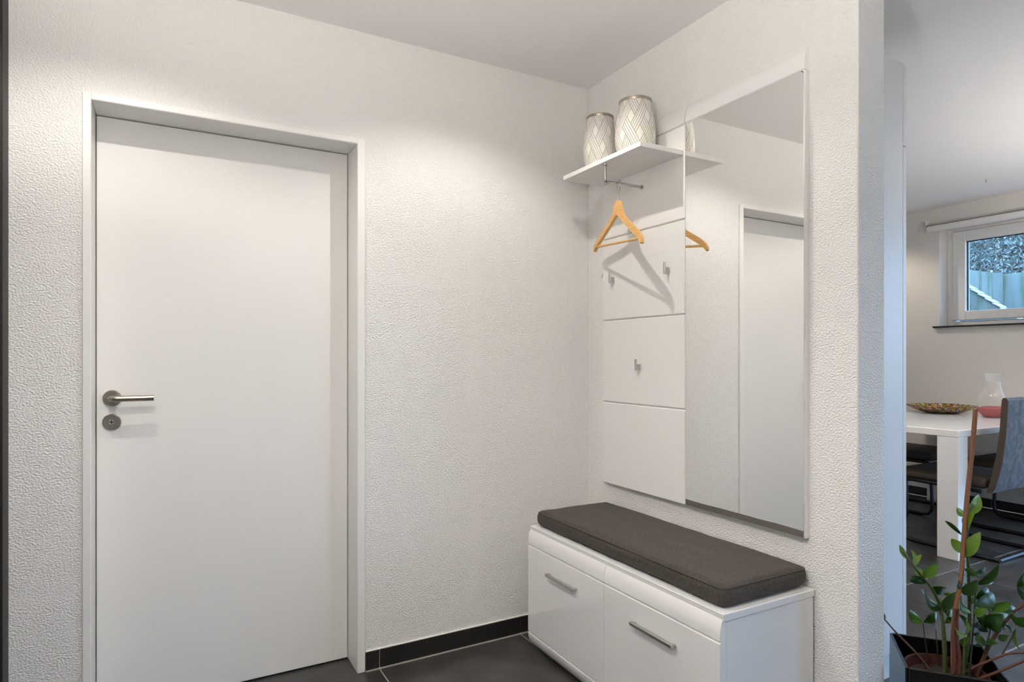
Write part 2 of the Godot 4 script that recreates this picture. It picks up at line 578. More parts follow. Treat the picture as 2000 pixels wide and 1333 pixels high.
# ---------------------------------------------------------------- the setting
func make_shell() -> void:
	var fl := setting("floor", "dark grey square floor tiles with pale grout lines")
	part(fl, "grout_bed", boxes([
		[Vector3(LEFT, -0.12, -0.2), Vector3(WINX, -0.0025, BACKZ)],
		[Vector3(WT, -0.12, FARZ), Vector3(WINX, -0.0025, -0.2)],
	]), M.grout)
	var x0 := -0.951
	var z0 := 0.467
	var pitch := 0.6025
	var full := box(Vector3(0, -0.01, 0), Vector3(pitch - 0.005, 0, pitch - 0.005), 0.001)
	var count := 0
	for i in range(-3, 10):
		for j in range(-6, 9):
			var lo := Vector2(x0 + i * pitch + 0.0025, z0 + j * pitch + 0.0025)
			var hi := lo + Vector2.ONE * (pitch - 0.005)
			var minx := LEFT if hi.y > -0.15 else WT
			var cl := Vector2(maxf(lo.x, minx), maxf(lo.y, FARZ))
			var ch := Vector2(minf(hi.x, WINX), minf(hi.y, BACKZ))
			if lo.x < 0.0 and lo.y < -0.2:
				cl.y = maxf(cl.y, -0.2)
			if ch.x - cl.x < 0.01 or ch.y - cl.y < 0.01:
				continue
			count += 1
			var m: ArrayMesh = full
			if cl != lo or ch != hi:
				m = box(Vector3(0, -0.01, 0), Vector3(ch.x - cl.x, 0, ch.y - cl.y), 0.001)
			part(fl, "tile", m, M["tile_%d" % ((i * 5 + j * 7 + 100) % 3)], Vector3(cl.x, 0, cl.y))
	# walls
	var wb := setting("wall_back", "white rough plaster wall with the white door")
	part(wb, "plaster", boxes([
		[Vector3(LEFT - 0.2, 0, -0.2), Vector3(-1.866, HC, 0)],
		[Vector3(-1.866, 1.957, -0.2), Vector3(-1.006, HC, 0)],
		[Vector3(-1.006, 0, -0.2), Vector3(WT, HC, 0)],
	]), M.plaster)
	var wr := setting("wall_right", "white rough plaster wall behind coat rack and mirror")
	part(wr, "plaster", box(Vector3(0, 0, 0), Vector3(WT, LC, WE), 0.003), M.plaster)
	part(wr, "kitchen_side", box(Vector3(0, 0, FARZ), Vector3(WT, LC, -0.2)), M.plaster)
	var wl := setting("wall_left", "white plaster wall round the dark entrance door")
	part(wl, "plaster", boxes([
		[Vector3(LEFT - 0.2, 2.25, 0), Vector3(LEFT, HC, 1.12)],
		[Vector3(LEFT - 0.2, 0, 1.12), Vector3(LEFT, HC, BACKZ)],
	]), M.plaster)
	var ww := setting("wall_window", "warm white wall with the small high window")
	part(ww, "plaster", boxes([
		[Vector3(WINX, 0, FARZ - 0.2), Vector3(WINX + 0.32, LC, -0.501)],
		[Vector3(WINX, 0, -0.501), Vector3(WINX + 0.32, 1.399, 0.62)],
		[Vector3(WINX, 2.204, -0.501), Vector3(WINX + 0.32, LC, 0.62)],
		[Vector3(WINX, 0, 0.62), Vector3(WINX + 0.32, LC, 0.75)],
		[Vector3(WINX, 2.2, 0.75), Vector3(WINX + 0.32, LC, 4.1)],
		[Vector3(WINX, 0, 4.1), Vector3(WINX + 0.32, LC, BACKZ + 0.2)],
	]), M.smooth_plaster)
	var wf := setting("wall_far", "white end wall of the kitchen")
	part(wf, "plaster", box(Vector3(WT, 0, FARZ - 0.2), Vector3(WINX, LC, FARZ)), M.smooth_plaster)
	var wg := setting("wall_front", "white wall with the large garden glazing")
	part(wg, "plaster", boxes([
		[Vector3(LEFT - 0.2, 0, BACKZ), Vector3(0.2, HC, BACKZ + 0.2)], [Vector3(0.2, 0, BACKZ), Vector3(1.91, LC, BACKZ + 0.2)],
		[Vector3(1.91, 2.2, BACKZ), Vector3(3.5, LC, BACKZ + 0.2)],
		[Vector3(3.5, 0, BACKZ), Vector3(WINX, LC, BACKZ + 0.2)],
	]), M.smooth_plaster)
	var ce := setting("ceiling", "white painted ceiling")
	part(ce, "slab", boxes([
		[Vector3(LEFT - 0.2, HC, -0.2), Vector3(WT, HC + 0.25, BACKZ + 0.2)],
		[Vector3(WT, LC, FARZ - 0.2), Vector3(WINX + 0.32, LC + 0.25, BACKZ + 0.2)],
		[Vector3(0, LC, FARZ), Vector3(WT, LC + 0.2, -0.2)],
	]), M.ceiling_paint)
	# skirting tiles
	var bb := setting("baseboard_back", "dark tile skirting along the plaster wall by the door")
	for r in [[LEFT, -1.869], [-1.003, -0.953], [-0.949, -0.351], [-0.347, -0.004]]:
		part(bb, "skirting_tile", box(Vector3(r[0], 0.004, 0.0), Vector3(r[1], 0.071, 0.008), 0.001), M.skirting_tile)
	part(bb, "sealant_bead", tube([Vector3(-1.003, 0.0725, 0.003), Vector3(-0.004, 0.0725, 0.003)], 0.0032, 6), M.sealant, Vector3.ZERO, "white sealant bead")
	part(bb, "floor_joint", box(Vector3(-1.003, -0.002, 0.006), Vector3(-0.004, 0.0035, 0.0125)), M.grout, Vector3.ZERO, "pale grout joint")
	var br := setting("baseboard_right", "dark tile skirting under the mirror wall")
	for r in [[0.012, 0.465], [0.469, 1.067], [1.071, 1.236]]:
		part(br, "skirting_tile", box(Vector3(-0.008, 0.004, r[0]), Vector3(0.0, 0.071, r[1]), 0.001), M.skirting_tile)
	var bw := setting("baseboard_window", "dark tile skirting under the high window")
	for k in 5:
		var z := -1.94 + k * 0.6025
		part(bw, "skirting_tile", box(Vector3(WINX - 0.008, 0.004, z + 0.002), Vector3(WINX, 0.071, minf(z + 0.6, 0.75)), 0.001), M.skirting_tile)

func make_door() -> void:
	var d := setting("door_1", "closed white flush door in a white frame with a steel lever handle")
	var L := -1.866
	var R := -1.006
	part(d, "frame", boxes([
		[Vector3(L, 0, -0.2), Vector3(-1.843, 1.957, 0.009)],
		[Vector3(-1.035, 0, -0.2), Vector3(R, 1.957, 0.009)],
		[Vector3(-1.843, 1.935, -0.2), Vector3(-1.035, 1.957, 0.009)],
	], 0.0025), M.frame_white)
	part(d, "light_stop", boxes([
		[Vector3(-1.843, 0, -0.2), Vector3(-1.828, 1.935, -0.167)],
		[Vector3(-1.05, 0, -0.2), Vector3(-1.035, 1.935, -0.167)],
		[Vector3(-1.828, 1.92, -0.2), Vector3(-1.05, 1.935, -0.167)],
		[Vector3(-1.843, 0, -0.2), Vector3(-1.035, 0.04, -0.167)],
	]), M.black_gap)  # added behind the leaf to block stray light; black like a shaded gap
	part(d, "leaf", box(Vector3(-1.8405, 0.006, -0.165), Vector3(-1.0375, 1.932, -0.125), 0.0015), M.door_white)
	var zf := -0.125
	var hd := Node3D.new()
	hd.name = "lever_handle"
	d.add_child(hd)
	hd.position = Vector3(-1.798, 1.024, zf)
	hd.set_meta("label", "brushed steel lever handle")
	var ro := lathe([Vector2(0.0005, 0.008), Vector2(0.0235, 0.008), Vector2(0.0258, 0.006), Vector2(0.026, 0.0)], 40)
	var o := part(hd, "rosette", ro, M.brushed_steel)
	o.rotation.x = PI / 2
	part(hd, "lever", tube(curve([Vector3(0, 0, 0.005), Vector3(0, 0, 0.035), Vector3(0.0, 0, 0.052), Vector3(0.012, 0, 0.058), Vector3(0.04, 0, 0.058), Vector3(0.118, 0, 0.058)], 4), 0.0095, 20), M.brushed_steel)
	var lk := Node3D.new()
	lk.name = "lock_rosette"
	d.add_child(lk)
	lk.position = Vector3(-1.799, 0.947, zf)
	lk.set_meta("label", "round steel lock rosette")
	o = part(lk, "rosette", ro, M.brushed_steel)
	o.rotation.x = PI / 2
	var ky := lathe([Vector2(0.0005, 0.013), Vector2(0.0065, 0.013), Vector2(0.0085, 0.011), Vector2(0.0085, 0.007)], 24)
	o = part(lk, "turn_knob", ky, M.chrome)
	o.rotation.x = PI / 2
	part(lk, "slot", boxes([[Vector3(-0.0075, -0.001, 0.0131), Vector3(0.0075, 0.001, 0.0139)], [Vector3(-0.001, -0.0065, 0.0131), Vector3(0.001, 0.0065, 0.0139)]]), M.black_gap)
	# dark entrance door in the left wall
	var e := setting("door_2", "dark anthracite entrance door at the edge of the hall")
	part(e, "frame", boxes([
		[Vector3(LEFT - 0.1, 0, 0.0), Vector3(LEFT + 0.003, 2.25, 0.075)],
		[Vector3(LEFT - 0.1, 0, 1.045), Vector3(LEFT + 0.003, 2.25, 1.12)],
		[Vector3(LEFT - 0.1, 2.175, 0.075), Vector3(LEFT + 0.003, 2.25, 1.045)],
	], 0.002), M.anthracite)
	part(e, "leaf", box(Vector3(LEFT - 0.1, 0.01, 0.079), Vector3(LEFT - 0.012, 2.171, 1.041), 0.003), M.anthracite)
	part(e, "lock_plate", box(Vector3(LEFT - 0.012, 0.66, 0.095), Vector3(LEFT - 0.004, 1.165, 0.135), 0.002), M.anthracite_dark)
	part(e, "outer_leaf", box(Vector3(LEFT - 0.2, 0, 0), Vector3(LEFT - 0.11, 2.25, 1.12)), M.anthracite)

func make_windows() -> void:
	var w := setting("window_1", "small high window with white frame in the dining room")
	var x := WINX + 0.12
	var za := -0.501
	var zb := 0.62
	var ya := 1.411
	var yb := 2.204
	part(w, "frame", boxes([
		[Vector3(x, ya, za), Vector3(x + 0.07, yb, za + 0.045)], [Vector3(x, ya, zb - 0.045), Vector3(x + 0.07, yb, zb)],
		[Vector3(x, ya, za + 0.045), Vector3(x + 0.07, ya + 0.04, zb - 0.045)], [Vector3(x, yb - 0.022, za + 0.045), Vector3(x + 0.07, yb, zb - 0.045)],
	], 0.003), M.upvc)
	var sa := za + 0.048
	var sb := zb - 0.048
	var sc := ya + 0.046
	var sd := yb - 0.024
	var wide := 0.092
	part(w, "sash", boxes([
		[Vector3(x - 0.015, sc, sa), Vector3(x + 0.055, sd, sa + wide)], [Vector3(x - 0.015, sc, sb - wide), Vector3(x + 0.055, sd, sb)],
		[Vector3(x - 0.015, sc, sa + wide), Vector3(x + 0.055, sc + 0.075, sb - wide)], [Vector3(x - 0.015, sd - 0.085, sa + wide), Vector3(x + 0.055, sd, sb - wide)],
	], 0.004), M.upvc)
	part(w, "gasket", boxes([
		[Vector3(x + 0.01, sc + 0.075, sa + wide), Vector3(x + 0.03, sd - 0.085, sa + wide + 0.006)],
		[Vector3(x + 0.01, sd - 0.091, sa + wide + 0.006), Vector3(x + 0.03, sd - 0.085, sb - wide)],
	]), M.gasket)
	part(w, "pane", box(Vector3(x + 0.018, sc + 0.07, sa + wide - 0.004), Vector3(x + 0.022, sd - 0.08, sb - wide + 0.004)), M.window_pane)
	part(w, "sill", box(Vector3(WINX - 0.03, 1.399, -0.54), Vector3(WINX + 0.12, 1.411, 0.66), 0.002), M.sill_stone, Vector3.ZERO, "dark stone window sill")
	for z in [za + 0.046, zb - 0.052]:
		part(w, "hinge", boxes([[Vector3(x - 0.02, 1.46, z - 0.006), Vector3(x, 1.5, z + 0.004)], [Vector3(x - 0.02, 2.11, z - 0.006), Vector3(x, 2.15, z + 0.004)]], 0.002), M.upvc)
	var b := thing("roller_blind", "white roller blind cassette above the small high window", "blind", Vector3(WINX, 2.212, 0.2))
	part(b, "cassette", round_box(Vector3(0.022, 0.026, 0.785), 0.014, 4, 3), M.upvc, Vector3(-0.022, 0, 0))
	part(b, "gap_strip", box(Vector3(-0.04, 0.0245, -0.785), Vector3(-0.001, 0.0275, 0.785)), M.gap_grey)  # shaded gap above the cassette, drawn as a thin grey strip
	part(b, "end_bracket", boxes([[Vector3(-0.03, 0.0, -0.795), Vector3(0, 0.07, -0.787)], [Vector3(-0.01, 0.05, -0.8), Vector3(0, 0.075, -0.78)]], 0.002), M.upvc)
	var gd := setting("window_3", "white framed glass doors to the garden beside the dining table")
	var xx3 := WINX + 0.1
	part(gd, "frame", boxes([
		[Vector3(xx3, 0, 0.75), Vector3(xx3 + 0.07, 2.2, 0.83)], [Vector3(xx3, 0, 1.83), Vector3(xx3 + 0.07, 2.2, 1.92)], [Vector3(xx3, 0, 2.92), Vector3(xx3 + 0.07, 2.2, 3.01)], [Vector3(xx3, 0, 4.01), Vector3(xx3 + 0.07, 2.2, 4.1)],
		[Vector3(xx3, 2.12, 0.83), Vector3(xx3 + 0.07, 2.2, 4.01)], [Vector3(xx3, 0, 0.83), Vector3(xx3 + 0.07, 0.08, 4.01)],
	], 0.003), M.upvc)
	for z in [0.83, 1.92, 3.01]:
		part(gd, "pane", box(Vector3(xx3 + 0.03, 0.08, z), Vector3(xx3 + 0.034, 2.12, z + 1.0)), M.window_pane)
	# garden glazing behind the camera
	var g := setting("window_2", "large garden glazing with white frames")
	var zz := BACKZ + 0.06
	var list := [[Vector3(1.91, 2.13, zz), Vector3(3.5, 2.2, zz + 0.07)], [Vector3(1.91, 0.0, zz), Vector3(3.5, 0.06, zz + 0.07)]]
	for k in 3:
		var xx := 1.91 + k * 0.76
		list.append([Vector3(xx, 0.06, zz), Vector3(xx + 0.07, 2.13, zz + 0.07)])
	part(g, "frame", boxes(list, 0.003), M.upvc)
	for k in 2:
		var xx := 1.98 + k * 0.76
		part(g, "pane", box(Vector3(xx, 0.06, zz + 0.03), Vector3(xx + 0.69, 2.13, zz + 0.034)), M.window_pane)

# ---------------------------------------------------------------- coat rack, mirror, bench
func curved_cap(z0: float, z1: float) -> ArrayMesh:
	var o := PackedVector2Array([Vector2(0, 1.995)])
	o.append(Vector2(-0.019, 1.995))
	o.append(Vector2(-0.022, 1.998))
	for k in 9:
		var t := k / 8.0
		o.append(Vector2(-0.022 + 0.017 * pow(t, 2.2), 2.005 + 0.057 * t))
	o.append(Vector2(0, 2.062))
	return prism(o, Vector3.RIGHT, Vector3.UP, Vector3.BACK, z0, z1)

func make_coat_rack() -> void:
	var t := thing("coat_rack", "white wall-mounted coat rack panel with top shelf, rail and three hooks", "coat rack", Vector3.ZERO)
	part(t, "backing", box(Vector3(-0.014, 0.63, 0.139), Vector3(-0.0005, 2.05, 0.615)), M.satin_white)
	var ys := [0.627, 0.969, 1.311, 1.652, 1.993]
	for k in 4:
		part(t, "board", box(Vector3(-0.022, ys[k] + (0.0 if k == 0 else 0.002), 0.137), Vector3(-0.002, ys[k + 1] - 0.002, 0.617), 0.0032), M.satin_white)
	part(t, "cap_board", curved_cap(0.137, 0.617), M.satin_white)
	part(t, "shelf", box(Vector3(-0.222, 1.882, 0.137), Vector3(-0.0225, 1.899, 0.612), 0.001), M.satin_white)
	var rl := part(t, "rail", tube([Vector3(-0.2, 1.881, 0.388), Vector3(-0.2, 1.826, 0.388), Vector3(-0.2, 1.8195, 0.3883), Vector3(-0.194, 1.818, 0.388), Vector3(-0.024, 1.82, 0.388)], 0.0052, 14), M.chrome, Vector3.ZERO, "chrome clothes rail")
	var f1 := part(rl, "flange", lathe([Vector2(0.0005, 0.004), Vector2(0.009, 0.004), Vector2(0.0095, 0.0)], 24), M.chrome, Vector3(-0.0222, 1.82, 0.388))
	f1.rotation.z = PI / 2
	var f2 := part(rl, "flange", lathe([Vector2(0.0005, 0.004), Vector2(0.009, 0.004), Vector2(0.0095, 0.0)], 24), M.chrome, Vector3(-0.2, 1.8818, 0.388))
	f2.rotation.z = PI
	for h in [[1.464, 0.213], [1.463, 0.537], [1.105, 0.376]]:
		part(t, "hook", boxes([
			[Vector3(-0.042, h[0], h[1] - 0.005), Vector3(-0.022, h[0] + 0.025, h[1] + 0.005)],
			[Vector3(-0.046, h[0], h[1] - 0.005), Vector3(-0.04, h[0] + 0.044, h[1] + 0.005)],
		], 0.0012), M.aluminium)
	var m := thing("wall_mirror", "tall rectangular wall mirror with a white cap beside the coat rack", "mirror", Vector3.ZERO)
	part(m, "backing", box(Vector3(-0.0175, 0.627, 0.6205), Vector3(-0.0005, 1.9945, 1.097), 0.001), M.satin_white)
	part(m, "glass", box(Vector3(-0.022, 0.629, 0.6215), Vector3(-0.0177, 1.993, 1.0955), 0.0008), M.mirror_glass, Vector3.ZERO, "reflecting mirror glass")
	part(m, "cap_board", curved_cap(0.6205, 1.097), M.gloss_white)

func make_hanger() -> void:
	var t := thing("coat_hanger", "light wooden coat hanger on the chrome rail under the shelf", "hanger")
	var ax := Vector3(-0.236, -0.093, 0.967).normalized()
	var up := (Vector3.UP - ax * ax.y).normalized()
	t.transform = Transform3D(Basis(ax, up, ax.cross(up)), Vector3(-0.135, 1.752, 0.384))
	var half := [Vector2(0.0, 0.003), Vector2(0.012, 0.0), Vector2(0.022, -0.01), Vector2(0.032, -0.03), Vector2(0.045, -0.05), Vector2(0.07, -0.068), Vector2(0.12, -0.096), Vector2(0.175, -0.125), Vector2(0.2, -0.142), Vector2(0.213, -0.158), Vector2(0.216, -0.172), Vector2(0.209, -0.177),
		Vector2(0.199, -0.166), Vector2(0.185, -0.155), Vector2(0.12, -0.119), Vector2(0.06, -0.085), Vector2(0.02, -0.06), Vector2(0.0, -0.05)]
	var o := PackedVector2Array()
	for p in half:
		o.append(p)
	for i in range(half.size() - 2, 0, -1):
		o.append(Vector2(-half[i].x, half[i].y))
	part(t, "body", prism(o, Vector3.RIGHT, Vector3.UP, Vector3.BACK, -0.0065, 0.0065), M.hanger_wood)
	part(t, "trouser_bar", tube([Vector3(-0.198, -0.157, 0), Vector3(0.198, -0.157, 0)], 0.0048, 12), M.hanger_bar_wood)
	var wire := curve([Vector3(0, -0.01, 0), Vector3(0, 0.028, 0), Vector3(0.009, 0.042, 0), Vector3(0.016, 0.056, 0), Vector3(0.015, 0.07, 0), Vector3(0.006, 0.0785, 0), Vector3(-0.006, 0.079, 0), Vector3(-0.014, 0.071, 0), Vector3(-0.015, 0.06, 0), Vector3(-0.019, 0.053, 0)], 5)
	part(t, "hook", tube(wire, 0.0017, 8), M.chrome, Vector3.ZERO, "steel wire hook")

func vase(label: String, at: Vector3, r: float, h: float) -> void:
	var t := thing("ceramic_vase", label, "vase", at, 0.0, "carved vases on the coat rack shelf")
	var pr := []
	var outer := [[0.0, 0.7], [0.02, 0.78], [0.08, 0.87], [0.18, 0.955], [0.3, 1.0], [0.42, 0.995], [0.55, 0.965], [0.7, 0.905], [0.85, 0.835], [0.96, 0.78]]
	pr.append(Vector2(0.001, 0.0))
	for e in outer:
		pr.append(Vector2(e[1] * r, e[0] * h))
	part(t, "body", lathe(pr, 48), M.vase_ceramic)
	var inner := []
	for e in [[0.96, 0.74], [0.7, 0.86], [0.3, 0.95], [0.03, 0.7], [0.03, 0.01]]:
		inner.append(Vector2(e[1] * r, e[0] * h))
	part(t, "lining", lathe(inner, 32), M.sealant)
	part(t, "rim", lathe([Vector2(r * 0.73, h * 0.945), Vector2(r * 0.795, h * 0.945), Vector2(r * 0.81, h * 0.955), Vector2(r * 0.81, h * 0.995), Vector2(r * 0.79, h), Vector2(r * 0.735, h), Vector2(r * 0.73, h * 0.945)], 48), M.vase_rim, Vector3.ZERO, "silver grey rim")

func make_bench() -> void:
	var t := thing("shoe_bench", "white high-gloss shoe bench with two doors under the mirror", "bench", Vector3.ZERO)
	part(t, "body", box(Vector3(-0.366, 0.025, 0.142), Vector3(-0.012, 0.466, 1.1185), 0.001), M.carcass_white)
	part(t, "top", box(Vector3(-0.379, 0.467, 0.138), Vector3(-0.01, 0.487, 1.121), 0.0015), M.carcass_white)
	for p in [Vector2(-0.33, 0.17), Vector2(-0.33, 1.09), Vector2(-0.05, 0.17), Vector2(-0.05, 1.09)]:
		part(t, "foot", lathe([Vector2(0.001, 0.0), Vector2(0.02, 0.0), Vector2(0.02, 0.026), Vector2(0.001, 0.026)], 20), M.black_gap, Vector3(p.x, 0, p.y))
	# door profile in x and y, with two fine grooves and a rolled top and bottom
	var o := PackedVector2Array()
	var front := -0.390
	for k in 9:                                           # bottom roll
		var a := k / 8.0
		o.append(Vector2(front + 0.022 * pow(1.0 - a, 2.2), 0.014 + 0.052 * a))
	o.append(Vector2(front, 0.0665))
	o.append(Vector2(front + 0.005, 0.0705))
	o.append(Vector2(front + 0.005, 0.073))
	o.append(Vector2(front, 0.074))
	o.append(Vector2(front, 0.4105))
	o.append(Vector2(front + 0.005, 0.4145))
	o.append(Vector2(front + 0.005, 0.4175))
	o.append(Vector2(front, 0.4185))
	for k in range(1, 9):                                 # top roll
		var a := k / 8.0
		o.append(Vector2(front + 0.018 * pow(a, 2.4), 0.4185 + 0.0675 * a))
	o.append(Vector2(-0.3795, 0.486) if front + 0.018 > -0.3795 else Vector2(-0.37, 0.486))
	o[o.size() - 1] = Vector2(-0.3715, 0.4663)
	o[o.size() - 2] = Vector2(-0.3795, 0.4855)
	o.append(Vector2(-0.3675, 0.4663))
	o.append(Vector2(-0.3675, 0.014))
	for r in [[0.139, 0.6275], [0.6295, 1.119]]:
		var d := part(t, "door", prism(o, Vector3.RIGHT, Vector3.UP, Vector3.BACK, r[0], r[1]), M.gloss_white)
		var zc: float = (r[0] + r[1]) / 2.0
		var zh := 0.388 if zc < 0.6 else 0.872
		part(d, "handle", boxes([
			[Vector3(-0.412, 0.3405, zh - 0.09), Vector3(-0.4, 0.3505, zh + 0.09)],
			[Vector3(-0.402, 0.343, zh - 0.09), Vector3(-0.3898, 0.348, zh - 0.08)],
			[Vector3(-0.402, 0.343, zh + 0.08), Vector3(-0.3898, 0.348, zh + 0.09)],
		], 0.0012), M.aluminium, Vector3.ZERO, "brushed aluminium bar handle")
	var c := thing("seat_cushion", "dark brown-grey woven seat cushion lying on the shoe bench", "cushion", Vector3(-0.1865, 0.5195, 0.628))
	part(c, "cover", round_box(Vector3(0.177, 0.03, 0.478), 0.024, 6, 16, 0.003, 0.003), M.cushion_fabric)
	for y in [0.0215]:
		var ring := []
		var hx := 0.173
		var hz := 0.474
		for corner in [[1, 1, 0.0], [-1, 1, 0.5], [-1, -1, 1.0], [1, -1, 1.5]]:
			for k in 6:
				var a: float = PI * (corner[2] + k / 10.0)
				ring.append(Vector3(corner[0] * (hx - 0.022) + 0.022 * cos(a), y, corner[1] * (hz - 0.022) + 0.022 * sin(a)))
		ring.append(ring[0])
		var st := st0()
		add_tube(st, ring, 0.0022, 8, false)
		part(c, "piping", done(st), M.piping)

# ---------------------------------------------------------------- dining side
func make_cabinet() -> void:
	var t := thing("tall_cabinet", "tall white kitchen cabinet behind the wall end", "cabinet", Vector3.ZERO)
	var z1 := 0.98
	part(t, "carcass", box(Vector3(WT + 0.004, 0.1, z1 - 0.6), Vector3(0.6895, 2.224, z1), 0.001), M.cabinet_white)
	part(t, "plinth", box(Vector3(WT + 0.02, 0, z1 - 0.58), Vector3(0.64, 0.1, z1 - 0.02)), M.cabinet_white)
	for r in [[0.105, 0.886], [0.89, 1.919], [1.924, 2.221]]:
		part(t, "door", box(Vector3(0.6925, r[0], z1 - 0.598), Vector3(0.7135, r[1], z1 - 0.001), 0.0015), M.cabinet_white)

func make_table() -> void:
	var t := thing("dining_table", "white dining table with thick square legs", "table", Vector3(3.03, 0, -0.045))
	part(t, "tabletop", box(Vector3(-0.755, 0.7, -0.45), Vector3(0.755, 0.742, 0.45), 0.004), M.table_white)
	for sx in [-1, 1]:
		for sz in [-1, 1]:
			var cx: float = sx * 0.701
			var cz: float = sz * 0.392
			part(t, "leg", box(Vector3(cx - 0.052, 0, cz - 0.056), Vector3(cx + 0.052, 0.7, cz + 0.056), 0.002), M.table_white)
	var p := thing("decor_plate", "shallow plate with brown, yellow and black glaze on the table", "plate", Vector3(3.44, 0.742, -0.265))
	part(p, "dish", lathe([Vector2(0.001, 0.0), Vector2(0.09, 0.0), Vector2(0.13, 0.008), Vector2(0.19, 0.03), Vector2(0.225, 0.052), Vector2(0.227, 0.058), Vector2(0.215, 0.054), Vector2(0.16, 0.026), Vector2(0.1, 0.012), Vector2(0.001, 0.011)], 12, false), M.plate_glaze)
	var g := thing("glass_vase", "clear bulbous glass vase with red filling on the table", "vase", Vector3(3.36, 0.742, 0.105))
	part(g, "glass", lathe([Vector2(0.001, 0.0), Vector2(0.06, 0.0), Vector2(0.092, 0.035), Vector2(0.1, 0.075), Vector2(0.088, 0.13), Vector2(0.062, 0.185), Vector2(0.05, 0.23), Vector2(0.05, 0.275), Vector2(0.057, 0.3)], 40), M.thin_glass)
	part(g, "filling", lathe([Vector2(0.001, 0.006), Vector2(0.058, 0.006), Vector2(0.088, 0.037), Vector2(0.096, 0.062), Vector2(0.05, 0.075), Vector2(0.001, 0.07)], 28), M.red_sand, Vector3.ZERO, "red filling")
	part(g, "rim", lathe([Vector2(0.056, 0.297), Vector2(0.06, 0.3), Vector2(0.057, 0.304), Vector2(0.054, 0.3), Vector2(0.056, 0.297)], 32), M.thin_glass)

# Cantilever chair at the origin: its front looks to -z, floor loop with the cross bar behind.
func chair(label: String, at: Vector3, turn: float) -> void:
	var t := thing("dining_chair", label, "chair", at, turn, "cantilever chairs round the dining table")
	var back := PackedVector2Array([Vector2(0.222, 0.385), Vector2(0.242, 0.45), Vector2(0.27, 0.6), Vector2(0.288, 0.75), Vector2(0.294, 0.86), Vector2(0.298, 0.918), Vector2(0.306, 0.93), Vector2(0.318, 0.93), Vector2(0.328, 0.915), Vector2(0.325, 0.84), Vector2(0.318, 0.72), Vector2(0.3, 0.56), Vector2(0.268, 0.42), Vector2(0.25, 0.385)])
	part(t, "backrest", prism(back, Vector3.BACK, Vector3.UP, Vector3.RIGHT, -0.212, 0.212), M.chair_velvet)
	for s in [-1, 1]:
		part(t, "backrest_edge", prism(back, Vector3.BACK, Vector3.UP, Vector3.RIGHT, s * 0.212, s * 0.222), M.chair_brown)
	part(t, "seat", round_box(Vector3(0.222, 0.034, 0.235), 0.028, 3, 3), M.chair_brown, Vector3(0, 0.432, -0.02))
	var st := st0()
	for s in [-1.0, 1.0]:
		var x: float = s * 0.215
		add_tube(st, [Vector3(x, 0.012, 0.29), Vector3(x, 0.012, -0.18), Vector3(x, 0.02, -0.225), Vector3(x, 0.05, -0.248), Vector3(x, 0.1, -0.252), Vector3(x, 0.36, -0.245), Vector3(x, 0.388, -0.225), Vector3(x, 0.392, -0.18), Vector3(x, 0.385, 0.2)], 0.012, 8)
	add_tube(st, [Vector3(-0.215, 0.012, 0.282), Vector3(0.215, 0.012, 0.282)], 0.012, 8)
	part(t, "frame", done(st), M.black_metal, Vector3.ZERO, "black cantilever frame")

func make_chairs() -> void:
	chair("grey velvet cantilever chair with its back to the planter, next to the table leg", Vector3(2.665, 0, 0.245), 0.0)
	chair("grey velvet cantilever chair on the planter side of the table, towards the window wall", Vector3(3.415, 0, 0.245), 0.0)
	chair("grey cantilever chair across the table, towards the kitchen", Vector3(2.665, 0, -0.46), PI)
	chair("grey cantilever chair across the table, in the corner by the window wall", Vector3(3.415, 0, -0.46), PI)

# ---------------------------------------------------------------- plant
func leaf(parent: Node3D, a: Vector3, b: Vector3, width: float, roll: float, shade: int) -> void:
	var d := b - a
	var side := d.cross(Vector3.UP).normalized()
	if side.length() < 0.1:
		side = Vector3.RIGHT
	side = side.rotated(d.normalized(), roll)
	var nrm := side.cross(d).normalized()
	var n := 7
	var rows := []
	for i in n + 1:
		var t := float(i) / n
		var w := width * 0.5 * pow(sin(PI * pow(t, 0.85)), 0.75) if i > 0 and i < n else 0.0006
		var mid := a + d * t + nrm * (0.10 * d.length() * sin(PI * t))
		rows.append([mid - side * w + nrm * w * 0.35, mid, mid + side * w + nrm * w * 0.35])
	var st := st0()
	st.set_smooth_group(0)
	for s in [0.0, -0.0012]:
		for i in n:
			for k in 2:
				var p: Vector3 = rows[i][k] + nrm * s
				var q: Vector3 = rows[i][k + 1] + nrm * s
				var r: Vector3 = rows[i + 1][k + 1] + nrm * s
				var u: Vector3 = rows[i + 1][k] + nrm * s
				if s < 0.0:
					quad(st, p, q, r, u)
				else:
					quad(st, p, u, r, q)
	part(parent, "leaf", done(st), M["leaf_%d" % shade])

